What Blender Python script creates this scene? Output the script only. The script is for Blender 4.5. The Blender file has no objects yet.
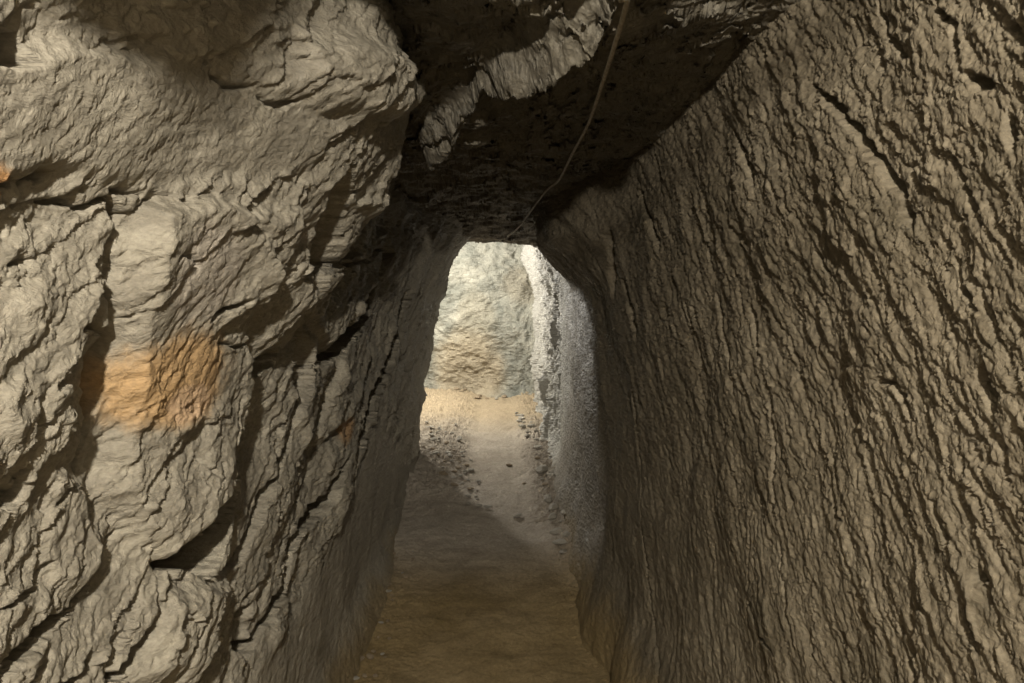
# An old hand-cut mine passage: rough schist walls, dirt floor, one lamp behind the visitor and one round the bend.
import bpy, math, random
import numpy as np
from mathutils import Vector, Euler, Matrix

C = bpy.context.scene.collection
EYE = 1.5            # eye height of the visitor; heights called "z" below are measured from the eye
F = 700.0            # focal length in pixels of a 1024 px wide frame
W2, H2 = 512.0, 341.5
Q = 1.0              # grid coarseness (1 = full detail)

# ------------------------------------------------------------------ camera
cam_d = bpy.data.cameras.new('camera'); cam = bpy.data.objects.new('camera', cam_d); C.objects.link(cam)
cam_d.sensor_width = 36.0; cam_d.lens = F / 1024 * 36.0; cam_d.clip_start = 0.01
yaw = math.atan(22 / F); pitch = math.atan(31.5 / F)
cam.location = (0, 0, EYE)
cam.rotation_euler = Euler((math.pi / 2 - pitch, 0, -yaw))
bpy.context.scene.camera = cam
R = np.array(cam.rotation_euler.to_matrix())

def ray(px, py):
    d = R @ np.array([(px - W2) / F, (H2 - py) / F, -1.0])
    return d

# ------------------------------------------------------------------ noise (vectorised)
def _h(ix, iy, s):
    h = (ix.astype(np.int64) * 374761393 + iy.astype(np.int64) * 668265263 + s * 1442695041) & 0xffffffff
    h = ((h ^ (h >> 13)) * 1274126177) & 0xffffffff
    h = ((h ^ (h >> 16)) * 2246822519) & 0xffffffff
    h = h ^ (h >> 15)
    return h
def rnd(ix, iy, s):
    return (_h(ix, iy, s) & 0xffffff) / float(0xffffff)
def perlin(x, y, s=0):
    x0 = np.floor(x); y0 = np.floor(y); fx = x - x0; fy = y - y0
    x0 = x0.astype(np.int64); y0 = y0.astype(np.int64)
    u = fx*fx*fx*(fx*(fx*6-15)+10); v = fy*fy*fy*(fy*(fy*6-15)+10)
    def g(ix, iy, dx, dy):
        a = rnd(ix, iy, s) * 2 * math.pi
        return np.cos(a) * dx + np.sin(a) * dy
    n00 = g(x0, y0, fx, fy); n10 = g(x0+1, y0, fx-1, fy)
    n01 = g(x0, y0+1, fx, fy-1); n11 = g(x0+1, y0+1, fx-1, fy-1)
    return ((n00*(1-u)+n10*u)*(1-v) + (n01*(1-u)+n11*u)*v) * 1.5
def fbm(x, y, s=0, n=4, g=.5):
    r = 0; a = 1
    for i in range(n):
        r = r + a * perlin(x, y, s + 17*i); x = x*2.03; y = y*2.03; a *= g
    return r
def cells(x, y, s=0):
    """nearest feature point: returns dx, dy to it, its id randoms, and F2-F1"""
    x0 = np.floor(x).astype(np.int64); y0 = np.floor(y).astype(np.int64)
    b1 = np.full(x.shape, 9.0); b2 = b1.copy(); dx1 = b1*0; dy1 = b1*0; r1 = b1*0; r2 = b1*0
    for i in (-1, 0, 1):
        for j in (-1, 0, 1):
            cx = x0+i; cy = y0+j
            px = cx + rnd(cx, cy, s); py = cy + rnd(cx, cy, s+1)
            dx = x-px; dy = y-py; d = dx*dx+dy*dy
            m = d < b1
            b2 = np.where(m, b1, np.minimum(b2, d))
            b1 = np.where(m, d, b1); dx1 = np.where(m, dx, dx1); dy1 = np.where(m, dy, dy1)
            q = rnd(cx, cy, s+2); q2 = rnd(cx, cy, s+3)
            r1 = np.where(m, q, r1); r2 = np.where(m, q2, r2)
    return dx1, dy1, r1, r2, np.sqrt(b2)-np.sqrt(b1)
def plates(a, b, la, lb, s, tilt=.8, warp=.35):
    """cleaved flakes: elongated along a, rising along +b and then breaking back; result about -1..1"""
    wx = perlin(a/la*1.7, b/lb*1.7, s+50)*warp + perlin(a/la*5, b/lb*5, s+51)*warp*.4
    wy = perlin(a/la*1.7, b/lb*1.7, s+52)*warp + perlin(a/la*5, b/lb*5, s+53)*warp*.4
    dx, dy, r1, r2, e = cells(a/la+wx, b/lb+wy, s)
    return (r1-.5)*.9 + tilt*dy*(.6+.8*r2) + (r2-.5)*.6*dx
def sstep(a, b, x):
    t = np.clip((x-a)/(b-a), 0, 1); return t*t*(3-2*t)

# ------------------------------------------------------------------ sculpting strokes in wall metres
def seg_dist(u, v, pts, closed=False):
    best = np.full(u.shape, 1e9); par = np.zeros(u.shape); n = len(pts)
    for i in range(n if closed else n-1):
        (x0, y0), (x1, y1) = pts[i], pts[(i+1) % n]
        ex, ey = x1-x0, y1-y0; L = ex*ex+ey*ey+1e-12
        t = np.clip(((u-x0)*ex+(v-y0)*ey)/L, 0, 1)
        d = np.hypot(u-x0-t*ex, v-y0-t*ey)
        m = d < best; best = np.where(m, d, best); par = np.where(m, (i+t)/(n-1), par)
    return best, par
def inside(u, v, pts):
    r = np.zeros(u.shape, bool); n = len(pts)
    for i in range(n):
        (x0, y0), (x1, y1) = pts[i], pts[(i+1) % n]
        c = ((y0 > v) != (y1 > v)) & (u < (x1-x0)*(v-y0)/((y1-y0) or 1e-12)+x0)
        r ^= c
    return r
def box(u, v, pts, pad):
    a = np.array(pts); return (u > a[:,0].min()-pad) & (u < a[:,0].max()+pad) & (v > a[:,1].min()-pad) & (v < a[:,1].max()+pad)
def add_poly(h, u, v, pts, amount, soft, uw, vw):
    """raise (or cut, amount<0) the area inside an outline, with an edge 'soft' metres wide"""
    m = box(u, v, pts, soft*2+.03)
    if not m.any(): return
    uu, vv = uw[m], vw[m]
    d, _ = seg_dist(uu, vv, pts, True); d = np.where(inside(uu, vv, pts), d, -d)
    h[m] += amount*sstep(-soft*.35, soft, d)
def add_crack(h, u, v, pts, depth, width, uw, vw):
    m = box(u, v, pts, width*3+.03)
    if not m.any(): return
    d, t = seg_dist(uw[m], vw[m], pts)
    taper = np.minimum(1, np.minimum(t, 1-t)*6+.25)
    h[m] -= depth*taper*(1-sstep(width*.35*taper, width*taper+.001, d))

# ------------------------------------------------------------------ mesh from a grid
def grid_object(name, X, Y, Z, mat, kind='structure', smooth=True):
    n, m = X.shape
    co = np.stack([X, Y, Z+EYE], -1).reshape(-1, 3).astype(np.float32)
    i = np.arange(n-1)[:, None]*m + np.arange(m-1)[None]
    q = np.stack([i, i+1, i+1+m, i+m], -1).reshape(-1, 4)
    me = bpy.data.meshes.new(name)
    me.vertices.add(len(co)); me.vertices.foreach_set('co', co.ravel())
    me.loops.add(q.size); me.loops.foreach_set('vertex_index', q.ravel().astype(np.int32))
    me.polygons.add(len(q)); me.polygons.foreach_set('loop_start', (np.arange(len(q))*4).astype(np.int32))
    me.update(calc_edges=True)
    me.polygons.foreach_set('use_smooth', np.full(len(q), smooth))
    me.materials.append(mat)
    o = bpy.data.objects.new(name, me); C.objects.link(o)
    if kind: o['kind'] = kind
    return o

def steps(stops):
    """stations along the passage: list of (start, spacing function)"""
    out = [stops[0]]
    a, b = stops[0], stops[1]
    y = a
    while y < b:
        if y < .45: d = .03 if y > -1.2 else .06
        else: d = Q*min(.016, max(.0018, y*y/560))
        y += d; out.append(y)
    return np.array(out)

# ------------------------------------------------------------------ materials
def nodes(name):
    m = bpy.data.materials.new(name); m.use_nodes = True; nt = m.node_tree
    for n in list(nt.nodes):
        nt.nodes.remove(n)
    o = nt.nodes.new('ShaderNodeOutputMaterial'); b = nt.nodes.new('ShaderNodeBsdfPrincipled')
    nt.links.new(b.outputs[0], o.inputs[0])
    return m, nt, b
def rock_material(name, dark, mid, light, stains=(), scale=1.0, stretch=(1, 1, 1), rot=(0, 0, 0), bump=.012, rough=.62, spec=.35):
    m, nt, b = nodes(name); L = nt.links.new
    tc = nt.nodes.new('ShaderNodeTexCoord')
    mp = nt.nodes.new('ShaderNodeMapping'); mp.inputs['Rotation'].default_value = rot; mp.inputs['Scale'].default_value = stretch
    L(tc.outputs['Object'], mp.inputs['Vector'])
    n1 = nt.nodes.new('ShaderNodeTexNoise'); n1.inputs['Scale'].default_value = 3.2*scale; n1.inputs['Detail'].default_value = 9; n1.inputs['Roughness'].default_value = .68; n1.inputs['Distortion'].default_value = .6
    L(mp.outputs[0], n1.inputs['Vector'])
    r1 = nt.nodes.new('ShaderNodeValToRGB'); r1.color_ramp.elements[0].position = .3; r1.color_ramp.elements[0].color = (*dark, 1)
    r1.color_ramp.elements[1].position = .72; r1.color_ramp.elements[1].color = (*light, 1)
    e = r1.color_ramp.elements.new(.5); e.color = (*mid, 1)
    L(n1.outputs['Fac'], r1.inputs[0])
    col = r1.outputs[0]
    # fine mineral speckle
    n2 = nt.nodes.new('ShaderNodeTexNoise'); n2.inputs['Scale'].default_value = 95; n2.inputs['Detail'].default_value = 4; n2.inputs['Roughness'].default_value = .7
    L(mp.outputs[0], n2.inputs['Vector'])
    mr = nt.nodes.new('ShaderNodeMapRange'); mr.inputs['From Min'].default_value = .3; mr.inputs['From Max'].default_value = .7; mr.inputs['To Min'].default_value = .78; mr.inputs['To Max'].default_value = 1.2
    L(n2.outputs['Fac'], mr.inputs['Value'])
    mx = nt.nodes.new('ShaderNodeMix'); mx.data_type = 'RGBA'; mx.blend_type = 'MULTIPLY'; mx.inputs[0].default_value = 1
    L(col, mx.inputs[6]); L(mr.outputs[0], mx.inputs[7]); col = mx.outputs[2]
    for (cx, cy, cz, rx, ry, rz, color, strength) in stains:
        sub = nt.nodes.new('ShaderNodeVectorMath'); sub.operation = 'SUBTRACT'; sub.inputs[1].default_value = (cx, cy, cz+EYE)
        L(tc.outputs['Object'], sub.inputs[0])
        dv = nt.nodes.new('ShaderNodeVectorMath'); dv.operation = 'DIVIDE'; dv.inputs[1].default_value = (rx, ry, rz)
        L(sub.outputs[0], dv.inputs[0])
        ln = nt.nodes.new('ShaderNodeVectorMath'); ln.operation = 'LENGTH'; L(dv.outputs[0], ln.inputs[0])
        nn = nt.nodes.new('ShaderNodeTexNoise'); nn.inputs['Scale'].default_value = 1.6/max(rz, .02)*.5; nn.inputs['Detail'].default_value = 6; nn.inputs['Roughness'].default_value = .7
        L(tc.outputs['Object'], nn.inputs['Vector'])
        ad = nt.nodes.new('ShaderNodeMath'); ad.operation = 'MULTIPLY_ADD'; ad.inputs[1].default_value = 1.1; L(nn.outputs['Fac'], ad.inputs[0]); L(ln.outputs['Value'], ad.inputs[2])
        mk = nt.nodes.new('ShaderNodeMapRange'); mk.interpolation_type = 'SMOOTHSTEP'
        mk.inputs['From Min'].default_value = 1.2; mk.inputs['From Max'].default_value = 1.7; mk.inputs['To Min'].default_value = strength; mk.inputs['To Max'].default_value = 0
        L(ad.outputs[0], mk.inputs['Value'])
        mx = nt.nodes.new('ShaderNodeMix'); mx.data_type = 'RGBA'
        L(mk.outputs[0], mx.inputs[0]); L(col, mx.inputs[6])
        # stain keeps the rock's speckle
        ml = nt.nodes.new('ShaderNodeMix'); ml.data_type = 'RGBA'; ml.blend_type = 'MULTIPLY'; ml.inputs[0].default_value = 1
        ml.inputs[6].default_value = (*color, 1); L(mr.outputs[0], ml.inputs[7]); L(ml.outputs[2], mx.inputs[7]); col = mx.outputs[2]
    L(col, b.inputs['Base Color'])
    rr = nt.nodes.new('ShaderNodeMapRange'); rr.inputs['From Min'].default_value = .35; rr.inputs['From Max'].default_value = .65; rr.inputs['To Min'].default_value = rough-.14; rr.inputs['To Max'].default_value = rough+.16
    L(n1.outputs['Fac'], rr.inputs['Value']); L(rr.outputs[0], b.inputs['Roughness'])
    b.inputs['Specular IOR Level'].default_value = spec
    # fine chips and grain as bump
    n3 = nt.nodes.new('ShaderNodeTexNoise'); n3.inputs['Scale'].default_value = 26*scale; n3.inputs['Detail'].default_value = 10; n3.inputs['Roughness'].default_value = .66; n3.inputs['Distortion'].default_value = .5
    L(mp.outputs[0], n3.inputs['Vector'])
    v = nt.nodes.new('ShaderNodeTexVoronoi'); v.inputs['Scale'].default_value = 34*scale
    L(mp.outputs[0], v.inputs['Vector'])
    ma = nt.nodes.new('ShaderNodeMath'); ma.operation = 'MULTIPLY_ADD'; ma.inputs[1].default_value = .35; L(v.outputs['Distance'], ma.inputs[0]); L(n3.outputs['Fac'], ma.inputs[2])
    bp = nt.nodes.new('ShaderNodeBump'); bp.inputs['Strength'].default_value = .8; bp.inputs['Distance'].default_value = bump
    L(ma.outputs[0], bp.inputs['Height']); L(bp.outputs[0], b.inputs['Normal'])
    return m

def simple_material(name, color, color2, scale=30, rough=.7, spec=.3, bump=.002):
    m, nt, b = nodes(name); L = nt.links.new
    tc = nt.nodes.new('ShaderNodeTexCoord')
    n = nt.nodes.new('ShaderNodeTexNoise'); n.inputs['Scale'].default_value = scale; n.inputs['Detail'].default_value = 6
    L(tc.outputs['Object'], n.inputs['Vector'])
    r = nt.nodes.new('ShaderNodeValToRGB'); r.color_ramp.elements[0].position = .35; r.color_ramp.elements[0].color = (*color, 1)
    r.color_ramp.elements[1].position = .65; r.color_ramp.elements[1].color = (*color2, 1)
    L(n.outputs['Fac'], r.inputs[0]); L(r.outputs[0], b.inputs['Base Color'])
    b.inputs['Roughness'].default_value = rough; b.inputs['Specular IOR Level'].default_value = spec
    bp = nt.nodes.new('ShaderNodeBump'); bp.inputs['Distance'].default_value = bump; L(n.outputs['Fac'], bp.inputs['Height']); L(bp.outputs[0], b.inputs['Normal'])
    return m

# ------------------------------------------------------------------ the passage
XR = .62                                  # right wall offset
def left_base(y, z):
    """x of the smooth left wall: upright low down, leaning in over the passage higher up, more so near the bend"""
    t = sstep(3.0, 6.2, y)
    lean = np.interp(y, [-1.5, .6, 1.2, 1.6, 2.15, 2.42, 4.5], [.3, .3, .5, .9, 1.0, .2, .15])
    near = -.62 + lean*np.interp(z, [-.3, -.05, .14, .34, .50, .70, .95], [0, .06, .16, .30, .37, .40, .42])
    zz = np.array([-1.6, -1.0, -.67, 0, .43, .63, .9]); xx = np.array([-.66, -.62, -.585, -.45, -.315, -.18, .10])
    far = np.interp(z, zz, xx)
    return near*(1-t)+far*t
def right_base(y, z):
    return XR + .03*np.sin(y*1.1) + .05*sstep(-.6, -1.5, z)*-1.0 - .03*sstep(.45, .75, z) - .10*sstep(.1, .6, z)*sstep(4.5, 6.2, y) \
        - sstep(2.9, 4.05, y)*(1-sstep(4.3, 5.6, y))*np.interp(z, [-.1, .05, .126, .205, .29, .39, .6, .9], [0, .01, .035, .10, .18, .28, .32, .32])
def hit(px, py, side):
    """where the sight line through a photo point meets the smooth wall: (distance along passage, height)"""
    d = ray(px, py); t = 1.0
    for _ in range(60):
        y, z = d[1]*t, d[2]*t
        x = left_base(y, z) if side == 'L' else right_base(y, z)
        t = .5*t+.5*(x/d[0])
    return (d[1]*t, d[2]*t)
def P(side, *pts): return [hit(a, b, side) for a, b in pts]

# ================================================================== LEFT WALL
def floor_z(y): return -1.5 + .06*np.maximum(0, y-3) 
Ys = steps((-4.0, 6.15))
Zr = np.linspace(-1.68, .95, int(800/Q))
Y, Z = np.meshgrid(Ys, Zr, indexing='ij')
al = math.radians(42)
A = Y*math.cos(al)+Z*math.sin(al); B = Y*math.sin(al)-Z*math.cos(al)
# irregular edges for every traced outline
UW = Y + .012*fbm(Y*9, Z*9, 5, 4, .6); VW = Z + .012*fbm(Y*9+7, Z*9, 9, 4, .6)
# where the rock is calm (slick cleavage faces) and where it is broken
calm = np.zeros_like(Y)
add_poly(calm, Y, Z, P('L', (-60,70), (60,40), (200,55), (330,110), (335,160), (270,185), (160,185), (60,170),(-60,172)), 1, .022, UW, VW)
add_poly(calm, Y, Z, P('L', (140,200), (225,190), (235,260), (200,330), (230,360), (225,420), (150,420), (120,400),(120,300)), .75, .07, UW, VW)
add_poly(calm, Y, Z, P('L', (380,420), (330,540), (300,600), (250,670), (230,760), (400,760), (420,470)), 1, .08, UW, VW)
calm = np.clip(calm, 0, 1); rough = 1-.9*calm
h = (.036-.026*calm)*fbm(A*1.6, B*2.6, 11, 3)
h += .018*rough*plates(A, B, .60, .22, 21, .8)
h += .0125*rough*plates(A, B, .22, .13, 31, .8, .3)
h += .0060*rough*plates(A, B, .095, .065, 41, .8, .3)
h += .0028*(.35+.65*rough)*plates(A, B, .040, .029, 61, .8, .3)
h += .0013*plates(A, B, .018, .014, 65, .8, .5)
h += .006*(1-.6*calm)*fbm(A*9, B*16, 71, 4, .6)
D = .11
bulges = [
    (((20,300),(60,285),(106,295),(101,391),(88,470),(40,480),(24,400)), .010, .05),
    (((232,205),(292,205),(296,300),(288,345),(248,352),(232,290)), .035, .05),
    (((296,365),(335,350),(340,400),(325,445),(295,450),(290,420)), .03, .04),
    (((350,200),(385,190),(384,235),(350,255)), .03, .03),
    (((125,250),(150,200),(225,200),(250,260),(240,330),(236,380),(228,440),(205,500),(150,560),(110,500),(122,400),(118,330)), .045, .03),
    (((345,300),(372,305),(365,370),(345,420),(318,440),(330,380)), .03, .03),
    (((150,590),(230,575),(225,640),(180,683),(130,683)), .03, .04),
    (((285,20),(385,50),(392,105),(350,120),(290,100)), .04, .04),
    (((305,300),(320,270),(360,245),(388,225),(380,270),(350,310),(315,350)), .035, .03),
    (((-10,380),(30,380),(25,470),(-10,480)), .012, .02),
    (((60,470),(100,480),(110,560),(70,600),(40,560)), .02, .03),
]
for pts, am, so in bulges: add_poly(h, Y, Z, P('L', *pts), am*1.0, so, UW, VW)
slots = [
    (((120,190),(138,208),(130,222),(121,240),(118,264),(117,309),(118,370),(119,387),(112,411),(99,453),(89,453),(101,391),(102,363),(107,333),(109,288),(109,254),(118,222)), .045),
    (((352,160),(330,190),(318,215),(303,250),(300,285),(296,305),(300,340),(293,370),(286,410),(277,452),(284,453),(291,420),(302,380),(306,345),(309,300),(318,280),(328,262),(345,215),(352,195)), .2),
    (((386,242),(368,285),(349,314),(332,343),(308,362),(314,368),(338,352),(356,328),(374,300),(392,250)), .13),
    (((239,365),(252,358),(277,350),(284,350),(279,364),(265,372),(248,380),(240,400),(238,425),(237,455),(228,455),(232,420),(236,380)), .07),
    (((229,450),(219,488),(202,505),(190,532),(167,549),(144,559),(150,568),(171,575),(191,575),(202,556),(219,525),(231,494),(237,450)), .14),
    (((284,453),(275,475),(262,505),(253,530),(245,560),(238,569),(212,570),(235,557),(247,530),(255,500),(270,470),(277,450)), .08),
    (((345,452),(330,500),(322,518),(306,530),(296,552),(290,595),(270,625),(252,658),(243,662),(236,650),(243,615),(252,600),(250,640),(268,610),(284,580),(290,540),(305,515),(325,490)), .07),
    (((104,575),(92,600),(62,624),(34,655),(10,683),(-6,683),(-6,676),(22,650),(50,620),(84,600)), .06),
    (((143,588),(147,612),(146,630),(138,650),(122,683),(104,683),(120,655),(138,635),(141,610)), .08),
    (((22,468),(28,482),(25,495),(12,503),(-6,505),(-6,493),(12,490),(20,478)), .07),
    (((29,402),(30,425),(20,440),(14,440),(18,425)), .06),
    (((408,291),(395,330),(386,360),(371,388),(360,425),(352,460),(357,462),(368,428),(379,395),(392,368),(401,335),(410,300)), .07),
    (((-6,28),(38,28),(42,45),(46,62),(20,70),(-6,66)), .10),
    (((62,683),(80,672),(92,650),(98,655),(84,680),(75,690)), .05),
]
for pts, de in slots: add_poly(h, Y, Z, P('L', *pts), -de*2.1, .007, UW, VW)
cracks = [
    (((325,274),(359,259),(386,246)), .03, .012), (((284,225),(280,245),(277,264)), .02, .006),
    (((222,395),(214,425),(204,453)), .03, .006), (((15,182),(36,178)), .03, .008), (((40,187),(52,172),(72,178)), .03, .007),
    (((62,205),(95,208),(112,198),(128,188),(150,190)), .03, .006), (((10,222),(28,230)), .02, .006),
    (((145,262),(160,257),(180,262)), .02, .004), (((190,318),(205,308),(222,300)), .04, .008), (((205,345),(222,350),(238,338)), .02, .005),
    (((20,262),(45,262)), .02, .005), (((70,325),(104,332)), .025, .006), (((210,60),(215,85),(232,92),(255,82)), .02, .005),
    (((255,95),(275,108),(300,100)), .025, .006), (((200,65),(208,60),(215,70)), .03, .008), (((240,190),(238,225)), .012, .003),
    (((300,190),(293,205),(290,235)), .025, .007), (((172,455),(185,480),(180,500)), .01, .003), (((0,610),(40,590),(60,560)), .02, .006),
    (((60,640),(50,660),(30,683)), .04, .01), (((130,530),(95,560)), .02, .005), (((85,460),(75,490),(60,510)), .03, .007),
    (((99,453),(92,480),(96,500)), .035, .008), (((180,610),(175,640),(160,668)), .025, .007), (((200,575),(212,590),(208,615),(190,625)), .02, .006),
    (((260,580),(245,600),(238,640)), .03, .007), (((275,490),(268,530),(262,560)), .03, .006), (((318,470),(300,500),(280,560)), .03, .006),
    (((390,400),(386,430)), .04, .02), (((425,310),(418,330)), .05, .03), (((404,360),(415,345)), .03, .02), (((392,440),(398,420)), .04, .02), (((300,640),(305,625)), .02, .006),
]
for pts, de, wi in cracks: add_crack(h, Y, Z, P('L', *pts), de, wi, UW, VW)
X = left_base(Y, Z) + h
# at the bend the wall turns away to the left
bend = sstep(5.95, 6.15, Y)
# small talus foot
X += .10*sstep(-1.25, -1.55, Z)*(1-.3*np.sin(Y*3))
# far end wrap : add turning columns
turn = []
nb = 60
Xe, Ye, Ze = X[-1], Y[-1], Z[-1]
cx = np.concatenate([X]); 
rowsX = [X]; rowsY = [Y]; rowsZ = [Z]
r0 = .22
for k in range(1, nb+1):
    if k <= 22:
        a = k/22*math.radians(100)
        dx = -r0*(1-math.cos(a)); dy = r0*math.sin(a)
    else:
        q = (k-22)*.06; a = math.radians(100)
        dx = -r0*(1-math.cos(a)) - q*math.sin(a); dy = r0*math.sin(a) + q*math.cos(a)
    dxx = .025*fbm(Ze*3+k*.08, Ze*0+k*.13, 81, 4)*min(1, k/6)
    rowsX.append((Xe+dx+dxx*.6)[None]); rowsY.append((Ye+dy+dxx)[None]); rowsZ.append(Ze[None])
LX, LY, LZ = (np.concatenate(r) for r in (rowsX, rowsY, rowsZ))

o1 = hit(168,378,'L'); o2 = hit(343,430,'L'); o3 = hit(3,190,'L'); o4 = hit(185,270,'L'); o5 = hit(270,440,'L')
stL = [(-.5, 1.5, -1.62, 1.2, 6, .30, (.26,.19,.09), .8),
       (-.60, o4[0], o4[1], .3, .13, .11, (.46,.40,.34), .45),
       (-.60, o1[0]-.01, o1[1], .4, .19, .095, (.50,.315,.145), .85), (-.58, o1[0]+.02, o1[1]-.05, .4, .09, .04, (.64,.45,.30), .6),
       (-.55, o2[0], o2[1], .3, .14, .06, (.42,.24,.10), .7), (-.6, o3[0], o3[1], .3, .02, .03, (.5,.25,.08), .8)]
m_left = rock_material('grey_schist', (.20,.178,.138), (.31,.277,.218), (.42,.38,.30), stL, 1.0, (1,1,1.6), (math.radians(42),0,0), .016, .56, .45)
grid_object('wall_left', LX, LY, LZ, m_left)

# ================================================================== RIGHT WALL (runs on past the bend, then rounds into the end wall)
Ys = np.concatenate([steps((-4.0, 6.0)), np.arange(6.02, 8.9, .016)])
Zr = np.linspace(-1.68, .95, int(800/Q))
Y, Z = np.meshgrid(Ys, Zr, indexing='ij')
al = math.radians(50)
WA = Y + .05*perlin(Y*1.3, Z*1.3, 3); A = WA*math.cos(al)+Z*math.sin(al); B = WA*math.sin(al)-Z*math.cos(al)
UW = Y + .008*fbm(Y*10, Z*10, 15, 4, .6); VW = Z + .008*fbm(Y*10+7, Z*10, 19, 4, .6)
low = sstep(-.2, -1.0, Z)
amp = 1-.45*low
h = .025*fbm(A*1.2, B*2.0, 111, 3)
h += .0055*amp*plates(A, B, .45, .14, 121, .8, .5)
h += .0036*amp*plates(A, B, .15, .060, 131, .9, .5)
h += .0042*amp*plates(A, B, .060, .024, 141, 1.0, .5)
h += .0028*amp*plates(A, B, .028, .012, 161, 1.0, .5)
h += .004*fbm(A*8, B*22, 171, 4, .6)
cracksR = [
    (((811,82),(835,103),(859,126),(876,161),(893,185),(906,195)), .035, .010), (((901,205),(913,229)), .03, .010),
    (((735,126),(746,154),(756,185)), .03, .012), (((964,75),(978,84),(992,82)), .03, .008), (((1002,116),(1019,143)), .03, .008),
    (((767,400),(773,454),(780,508)), .02, .008), (((710,293),(718,328),(726,354),(732,392)), .03, .014),
    (((608,228),(612,260),(615,296)), .05, .06), (((624,280),(632,305),(637,338)), .05, .04), (((682,299),(692,334),(694,373)), .02, .015),
    (((743,299),(750,330),(756,357)), .025, .012), (((638,474),(647,547),(653,612),(670,683)), .03, .010), (((630,380),(636,430),(638,474)), .02, .02),
    (((753,508),(754,550),(753,599)), .015, .006), (((753,599),(765,635),(785,655)), .015, .006), (((939,500),(950,535),(960,566)), .02, .006),
    (((964,600),(975,630),(989,657)), .025, .006), (((978,570),(992,580)), .03, .008), (((902,615),(905,650),(912,683)), .02, .006),
    (((985,372),(998,388),(1012,408)), .045, .012), (((876,378),(898,380),(912,412)), .02, .006), (((690,190),(700,230),(705,262)), .02, .012),
    (((830,480),(835,505),(845,520)), .02, .006), (((906,395),(914,418)), .02, .006), (((780,540),(795,600),(800,640)), .012, .005),
    (((950,150),(970,185),(985,225)), .02, .006), (((812,250),(830,275)), .015, .006), (((930,0),(950,30),(955,55)), .02, .007),
    (((870,0),(880,30),(905,60)), .02, .006), (((1000,20),(1024,45)), .02, .008), (((640,190),(650,215),(660,250)), .03, .02), (((960,255),(965,285),(985,310)), .02, .006),
]
for pts, de, wi in cracksR: add_crack(h, Y, Z, P('R', *pts), de, wi, UW, VW)
# rougher, fluted rock past the bend
far = sstep(5.6, 6.6, Y)
h += far*(.06*plates(Z*.5+Y*.1, Y, .7, .22, 181, .9) + .045*plates(Z, Y, .22, .07, 185, .9) + .02*plates(Z, Y, .08, .03, 187, .9) + .03*fbm(Z*2.2, Y*5, 191, 4, .6))
X = right_base(Y, Z) - h
X -= (.13-.07*sstep(2.5, 4.5, Y))*sstep(-1.08, -1.52, Z)*(1+.3*np.sin(Y*2.2)+.3*perlin(Y*3, Z*3, 175)) + .06*sstep(4, 5, Y)*sstep(-1.1, -1.4, Z)
# an extra ledge of footing where rubble lies
rX = [X]; rY = [Y]; rZ = [Z]; Xe, Ye, Ze = X[-1], Y[-1], Z[-1]; r0 = .30
Xs_ = Xe.copy(); kk = max(3, len(Xe)//30); pad = np.pad(Xe, kk, mode='edge'); Xs_ = np.convolve(pad, np.ones(2*kk+1)/(2*kk+1), 'valid')
for k in range(1, 190):
    wk = min(1, k/8); Xk = Xe*(1-wk)+Xs_*wk
    if k <= 26:
        a = k/26*math.radians(75); dx = -r0*(1-math.cos(a)); dy = r0*math.sin(a)
    else:
        q = (k-26)*.022; a = math.radians(75); dx = -r0*(1-math.cos(a)) - q*math.sin(a); dy = r0*math.sin(a)+q*math.cos(a)
    w = min(1, k/10)
    q_ = k*.022; n = (.055*fbm((Ze*.7+q_*.7)*1.6+3.3, (Ze*.7-q_*.7)*2.4, 201, 5, .6) + .026*plates(Ze*.64-q_*.77, Ze*.77+q_*.64, .30, .16, 211, .8) + .010*plates(Ze*.64-q_*.77, Ze*.77+q_*.64, .12, .06, 215, .8))*w
    foot = (.10*sstep(-.8, -1.35, Ze)+ .22*sstep(-1.0, -1.30, Ze + .1*fbm(Ze*0+k*.06, Ze*2, 221, 3)))*w
    rX.append((Xk+dx-n*.3)[None]); rY.append((Ye+dy-n-foot)[None]); rZ.append(Ze[None])
RX, RY, RZ = (np.concatenate(r) for r in (rX, rY, rZ))
b1 = [(-.30, 9.3, -.85, .55, 1.2, .6, (.42,.33,.21), .6), (-.2, 9.5, -.1, .3, .8, .4, (.33,.29,.21), .4), (.45, 9.5, .3, .3, .8, .3, (.33,.28,.20), .4)]
stR = b1
nR = len(Ys)
m_right = rock_material('brown_schist', (.115,.097,.066), (.175,.145,.10), (.235,.20,.142), [(.5, 1.5, -1.62, 1.2, 6, .36, (.26,.19,.09), .85), (.6, 8.2, 0, 3, 3.4, 3, (.48,.465,.42), .9)], 1.0, (1,1,1.5), (math.radians(50),0,0), .014, .62, .35)  # last stain: paler rock past the bend, with lamplit brightness added into its colour
m_end = rock_material('pale_chamber_rock', (.15,.155,.13), (.28,.275,.23), (.44,.42,.35), stR, 1.2, (1,1,1), (0,0,0), .02, .6, .35)
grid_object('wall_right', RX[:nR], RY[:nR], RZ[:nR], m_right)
grid_object('wall_end', RX[nR-1:], RY[nR-1:], RZ[nR-1:], m_end)

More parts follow.
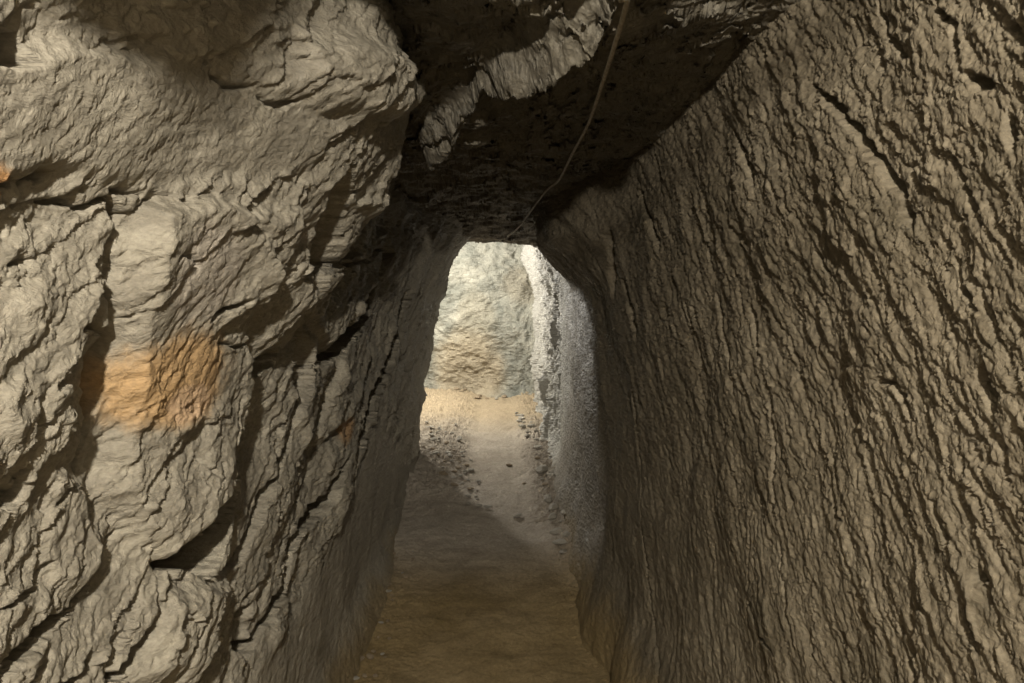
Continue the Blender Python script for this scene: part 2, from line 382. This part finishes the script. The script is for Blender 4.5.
# ================================================================== CEILING
Xs = np.linspace(-1.0, .95, int(600/Q))
Ys = np.concatenate([np.arange(-4.0, .9, .03), np.arange(.9, 3.2, .0035*Q), np.arange(3.2, 6.6, .014)])
Y, X = np.meshgrid(Ys, Xs, indexing='ij')
WX = X + .03*fbm(X*6, Y*6, 305, 3, .5); WY = Y + .03*fbm(X*6+9, Y*6, 309, 3, .5)
def Hc(px, py, zz):
    d = ray(px, py); t = zz/d[2]; return (d[0]*t, d[1]*t)
def PC(*pts, z=.62): return [Hc(a, b, z) for a, b in pts]
H = .70 + .05*fbm(X*1.3, Y*1.3, 301, 3)
al = math.radians(25)
A = X*math.cos(al)-Y*math.sin(al); B = X*math.sin(al)+Y*math.cos(al)
g = -(.026*plates(A, B, .40, .26, 321, .6) + .014*plates(A, B, .16, .11, 331, -.7) + .008*plates(A, B, .08, .05, 341, -.9) + .003*plates(A, B, .035, .02, 351, -.8))
H += g
dn = np.zeros_like(H)     # downward relief
lobes = [
    (((430,140),(470,100),(505,72),(560,45),(620,15),(700,-60),(640,-60),(606,22),(566,60),(505,88),(455,118),(440,150)), .145, .02),
    (((402,97),(425,92),(430,120),(405,130)), .06, .02), (((415,125),(448,122),(452,150),(425,152)), .06, .02),
    (((270,0),(292,0),(290,25),(275,50),(262,40)), .05, .02), (((385,5),(430,25),(425,45),(390,30)), .04, .02),
    (((500,150),(520,152),(510,162)), .04, .02), (((570,-10),(600,-10),(585,15)), .05, .02),
]
for pts, am, so in lobes: add_poly(dn, X, Y, PC(*pts), am, .05, WX, WY)
H -= dn*.8
# the roof dips behind the rib and carries on low to the bend
rib = np.interp(X, [-1, -.5, -.23, .29, .45, 1], [3.0, 2.8, 2.45, 1.45, 1.2, .9]) + .12*perlin(X*3, Y*1.5, 371)
H -= .045*sstep(-.05, .05, Y-rib) + .02*sstep(3, 4.5, Y)
# near the lamp: unseen boss hanging left, shaped to shade the upper left wall
H += .16*(1-sstep(-.3, .6, Y))
H -= .275*sstep(-.02, -.20, X)*np.exp(-((Y-.10)/.15)**2)
Yd = Y - .035*sstep(1.0, 1.3, Y)*plates(X+H*.4, H*1.6+Y*.15, .10, .09, 381, .7) - .012*plates(X+H*.4, H*2.2, .04, .04, 385, .7)
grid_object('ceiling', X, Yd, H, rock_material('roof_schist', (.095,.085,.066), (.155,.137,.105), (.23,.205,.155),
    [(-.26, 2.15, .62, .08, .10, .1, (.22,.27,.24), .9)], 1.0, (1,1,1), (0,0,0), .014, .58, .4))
# chamber roof past the bend
Xs = np.linspace(-3.4, 1.0, 120); Ys = np.linspace(6.3, 10.6, 130)
Y, X = np.meshgrid(Ys, Xs, indexing='ij')
H = .66 + .35*sstep(6.3, 7.4, Y) + .10*fbm(X*1.5, Y*1.5, 401, 5) 
grid_object('ceiling_chamber', X, Y, H, m_end)
# chamber's far side, out of sight round the bend
Ys = np.linspace(5.9, 10.6, 120); Zr = np.linspace(-1.7, 1.3, 90)
Y, Z = np.meshgrid(Ys, Zr, indexing='ij')
grid_object('wall_chamber', -3.0+.15*fbm(Y, Z, 411, 5), Y, Z, m_end)

# ================================================================== FLOOR
def path_centre(y): return .02 + .0*y
def floor_h(X, Y):
    base = floor_z(Y)
    w = np.abs(X-.05)
    side = np.where(Y > 4.6, sstep(.15, .42, w), sstep(.20, .50, w))
    z = base + .02*fbm(X*2, Y*2, 501, 3) + .003*fbm(X*14, Y*14, 511, 4, .6)
    z = z + side*(.05 + .026*plates(X, Y, .14, .12, 521, .8) + .022*plates(X, Y, .07, .06, 531, .8) + .014*plates(X, Y, .03, .025, 535, .8)) * (.15+.85*np.where(X < 0, sstep(4.7, 5.6, Y), sstep(3.0, 4.2, Y)))
    z = z + .004*plates(X, Y, .05, .05, 541, .8)*sstep(3.3, 4.5, Y)
    return z
Xs = np.linspace(-3.2, .85, 1300); Xs = np.concatenate([np.linspace(-3.2, -.9, 80), np.linspace(-.89, .85, int(560/Q))])
Ys = np.concatenate([np.arange(-4.0, 2.2, .04), np.arange(2.2, 6.5, .006*Q), np.arange(6.5, 10.6, .018)])
Y, X = np.meshgrid(Ys, Xs, indexing='ij')
m_floor, nt, b = nodes('trodden_dirt'); L = nt.links.new
tc = nt.nodes.new('ShaderNodeTexCoord')
n1 = nt.nodes.new('ShaderNodeTexNoise'); n1.inputs['Scale'].default_value = 2.4; n1.inputs['Detail'].default_value = 9; n1.inputs['Roughness'].default_value = .65
L(tc.outputs['Object'], n1.inputs['Vector'])
r1 = nt.nodes.new('ShaderNodeValToRGB'); r1.color_ramp.elements[0].position = .32; r1.color_ramp.elements[0].color = (.23,.165,.075, 1); r1.color_ramp.elements[1].position = .68; r1.color_ramp.elements[1].color = (.36,.27,.145, 1)
L(n1.outputs['Fac'], r1.inputs[0])
sx = nt.nodes.new('ShaderNodeSeparateXYZ'); L(tc.outputs['Object'], sx.inputs[0])
def band(a, b_):
    m = nt.nodes.new('ShaderNodeMapRange'); m.interpolation_type = 'SMOOTHSTEP'; m.inputs['From Min'].default_value = a; m.inputs['From Max'].default_value = b_; return m
# greyer dusty stretch beyond the brown mud, warmer sand again by the end wall
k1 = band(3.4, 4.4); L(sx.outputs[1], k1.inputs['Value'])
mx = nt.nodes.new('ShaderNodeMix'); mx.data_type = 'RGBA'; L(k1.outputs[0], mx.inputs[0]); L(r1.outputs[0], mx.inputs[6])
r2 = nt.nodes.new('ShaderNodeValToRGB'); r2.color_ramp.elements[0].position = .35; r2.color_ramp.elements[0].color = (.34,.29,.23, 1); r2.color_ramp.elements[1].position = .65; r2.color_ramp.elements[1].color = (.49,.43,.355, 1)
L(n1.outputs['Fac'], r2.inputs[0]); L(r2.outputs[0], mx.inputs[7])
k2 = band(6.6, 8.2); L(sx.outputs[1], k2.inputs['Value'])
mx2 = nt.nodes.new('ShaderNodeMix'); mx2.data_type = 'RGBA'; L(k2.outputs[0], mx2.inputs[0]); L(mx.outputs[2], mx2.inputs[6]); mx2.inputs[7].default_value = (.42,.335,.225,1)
n2 = nt.nodes.new('ShaderNodeTexNoise'); n2.inputs['Scale'].default_value = 60; n2.inputs['Detail'].default_value = 6; n2.inputs['Roughness'].default_value = .75
L(tc.outputs['Object'], n2.inputs['Vector'])
mr = nt.nodes.new('ShaderNodeMapRange'); mr.inputs['From Min'].default_value = .3; mr.inputs['From Max'].default_value = .7; mr.inputs['To Min'].default_value = .75; mr.inputs['To Max'].default_value = 1.25
L(n2.outputs['Fac'], mr.inputs['Value'])
mm = nt.nodes.new('ShaderNodeMix'); mm.data_type = 'RGBA'; mm.blend_type = 'MULTIPLY'; mm.inputs[0].default_value = 1; L(mx2.outputs[2], mm.inputs[6]); L(mr.outputs[0], mm.inputs[7])
L(mm.outputs[2], b.inputs['Base Color']); b.inputs['Roughness'].default_value = .85; b.inputs['Specular IOR Level'].default_value = .2
bp = nt.nodes.new('ShaderNodeBump'); bp.inputs['Distance'].default_value = .006; L(n2.outputs['Fac'], bp.inputs['Height']); L(bp.outputs[0], b.inputs['Normal'])
FLOOR = floor_h(X, Y); FXY = (X, Y)
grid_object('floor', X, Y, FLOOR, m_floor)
# end closing the passage behind the visitor
Xs = np.linspace(-1.0, .95, 60); Zr = np.linspace(-1.7, 1.0, 80)
Z, X = np.meshgrid(Zr, Xs, indexing='ij')
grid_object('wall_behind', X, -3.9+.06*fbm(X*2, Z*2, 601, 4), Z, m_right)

# ================================================================== CABLE
def tube(name, pts, radii, mat, seg=10, sub=8):
    # Catmull-Rom through the measured points
    P_ = [np.array(p) for p in pts]; P_ = [2*P_[0]-P_[1]]+P_+[2*P_[-1]-P_[-2]]; Rr = [radii[0]]+list(radii)+[radii[-1]]
    path = []
    for i in range(1, len(P_)-2):
        for k in range(sub):
            t = k/sub; p0,p1,p2,p3 = P_[i-1:i+3]
            path.append((.5*((2*p1)+(-p0+p2)*t+(2*p0-5*p1+4*p2-p3)*t*t+(-p0+3*p1-3*p2+p3)*t**3), Rr[i]*(1-t)+Rr[i+1]*t))
    path.append((P_[-2], Rr[-2]))
    V = []; Fc = []
    for i, (p, r) in enumerate(path):
        a = path[max(0, i-1)][0]; c = path[min(len(path)-1, i+1)][0]
        T = Vector(c-a).normalized(); N = T.cross(Vector((1, 0, .01))).normalized(); Bn = T.cross(N)
        for k in range(seg):
            th = 2*math.pi*k/seg + i*.25
            rr = r*(1+.12*math.cos(3*(th)))
            V.append(Vector(p)+N*(math.cos(th)*rr)+Bn*(math.sin(th)*rr))
    n = len(path)
    for i in range(n-1):
        for k in range(seg):
            a = i*seg+k; b2 = i*seg+(k+1) % seg; Fc.append((a, b2, b2+seg, a+seg))
    Fc.append(tuple(range(seg))[::-1]); Fc.append(tuple((n-1)*seg+k for k in range(seg)))
    me = bpy.data.meshes.new(name); me.from_pydata([tuple(v) for v in V], [], Fc); me.materials.append(mat)
    for pz in me.polygons: pz.use_smooth = True
    o = bpy.data.objects.new(name, me); C.objects.link(o); return o
cable_pts = [((640,-60),.50), ((627,2),.50), ((618,35),.50), ((603,82),.50), ((588,125),.51), ((572,155),.52), ((559,180),.53), ((546,191),.53), ((530,212),.55), ((518,228),.56), ((508,236),.60)]
pp = []
for (a, zz) in cable_pts:
    d = ray(*a); t = zz/d[2]; pp.append((d[0]*t, d[1]*t, zz+EYE))
pp.insert(0, (.30, -.2, EYE+.66))
m_cable = simple_material('dusty_cable', (.22,.185,.13), (.38,.33,.25), 60, .6, .4)
cab = tube('hanging_cable', pp, [.0045]*3+[.0045,.0042,.004,.0045,.005,.005,.005,.006,.007], m_cable)
cab['label'] = 'thin dusty brown cable sagging along under the dark tunnel ceiling'; cab['category'] = 'cable'

# ================================================================== LOOSE STONES
rng = random.Random(7)
m_stone = [simple_material('stone_grey', (.34,.31,.26), (.50,.46,.39), 25, .75, .3, .004), simple_material('stone_brown', (.26,.20,.13), (.42,.34,.24), 25, .8, .25, .004)]
def stone_mesh(seed, flat=.5):
    r = random.Random(seed); import bmesh
    bm = bmesh.new(); bmesh.ops.create_icosphere(bm, subdivisions=2, radius=1)
    planes = []
    for _ in range(9):
        v = Vector((r.gauss(0,1), r.gauss(0,1), r.gauss(0,1))).normalized(); planes.append((v, r.uniform(.55, .85)))
    for v in bm.verts:
        for n, d in planes:
            k = v.co.dot(n)
            if k > d: v.co -= n*(k-d)
        v.co.z *= flat; v.co.x *= 1.25
    me = bpy.data.meshes.new('stone'); bm.to_mesh(me); bm.free(); return me
protos = [[stone_mesh(100+i, .4+.25*(i % 3)/2) for i in range(8)] for _ in (0, 1)]
for i, lst in enumerate(protos):
    for me in lst: me.materials.append(m_stone[i])
FX, FY, FH = FXY[0][0], FXY[1][:, 0], FLOOR
def fz(x, y):
    i = min(len(FY)-1, int(np.searchsorted(FY, y))); j = min(len(FX)-1, int(np.searchsorted(FX, x)))
    return float(FH[i, j])
def floor_hit(px, py):
    d = ray(px, py); t = 1.0
    for _ in range(60):
        t = .5*t + .5*((float(floor_z(d[1]*t))+.035)/d[2])
    return d[0]*t, d[1]*t
placed = []
def stone(x, y, s, mi, label, group=None):
    if any(math.hypot(x-a, y-b_) < (s+c)*1.05 for a, b_, c in placed): return None
    placed.append((x, y, s))
    me = protos[mi][rng.randrange(8)]
    o = bpy.data.objects.new('loose_stone', me); C.objects.link(o)
    o.scale = (s, s*rng.uniform(.7, 1), s*rng.uniform(.7, 1.1)); o.rotation_euler = (rng.uniform(-.15,.15), rng.uniform(-.15,.15), rng.uniform(0, 6.28))
    o.location = (x, y, fz(x, y)+EYE+s*.42)
    o['label'] = label; o['category'] = 'stone'
    if group: o['group'] = group
    return o
singles = [((509,463), .028, 1, 'small dark stone lying alone mid path in the lit stretch'),
           ((524,481), .020, 1, 'small brown stone on the path just below the lone dark one'),
           ((518,511), .035, 0, 'flat grey stone slab in the middle of the lit path'),
           ((545,489), .030, 1, 'dark reddish stone at the right edge of the lit path'),
           ((536,389), .05, 1, 'low brown block at the foot of the end wall, right of the sandy ledge')]
for (p, s, mi, lab) in singles:
    x, y = floor_hit(*p); stone(x, y, s, mi, lab)
def strip(n, pxy, s0, s1, mi, label, group):
    """rubble between two lines measured on the photo"""
    for _ in range(n):
        (a, b2, c, d) = pxy[rng.randrange(len(pxy))]
        t, u = rng.random(), rng.random()
        px = (a[0]*(1-t)+b2[0]*t)*(1-u)+(c[0]*(1-t)+d[0]*t)*u; py = (a[1]*(1-t)+b2[1]*t)*(1-u)+(c[1]*(1-t)+d[1]*t)*u
        x, y = floor_hit(px, py)
        stone(x, y, rng.uniform(s0, s1), mi if rng.random() < .75 else 1-mi, label, group)
strip(150, [((426,425),(455,425),(430,460),(472,460)), ((432,462),(472,460),(462,500),(488,505))], .012, .035, 0, 'small grey stone in the rubble left of the lit path', 'rubble left of the lit path')
strip(230, [((505,405),(540,425),(530,440),(565,455)), ((530,440),(565,455),(545,500),(582,520)), ((545,500),(582,520),(560,550),(592,560))],   .014, .055, 0, 'grey stone in the rubble along the foot of the right wall', 'rubble along the right wall')
strip(28, [((450,388),(500,388),(455,395),(520,402))], .02, .05, 1, 'sandy brown stone at the foot of the end wall', 'stones at the foot of the end wall')
strip(40, [((395,545),(420,545),(345,683),(385,683))], .008, .020, 1, 'small brown pebble on the shaded floor by the left wall', 'pebbles by the left wall')

# ================================================================== LIGHT
def lamp(name, loc, power, color, radius):
    d = bpy.data.lights.new(name, 'POINT'); d.energy = power; d.color = color; d.shadow_soft_size = radius
    o = bpy.data.objects.new(name, d); C.objects.link(o); o.location = (loc[0], loc[1], loc[2]+EYE); return o
lamp('passage_lamp', (.03, -.70, .65), 265, (1, .93, .80), .03)
lamp('chamber_lamp', (-1.18, 8.1, .72), 245, (1, .95, .86), .06)
w = bpy.data.worlds.new('world'); bpy.context.scene.world = w; w.use_nodes = True
w.node_tree.nodes['Background'].inputs[0].default_value = (0, 0, 0, 1)

s = bpy.context.scene
s.cycles.diffuse_bounces = 1
s.view_settings.view_transform = 'Standard'; s.view_settings.look = 'None'; s.view_settings.gamma = 1; s.view_settings.exposure = 0
s.view_settings.use_curve_mapping = False
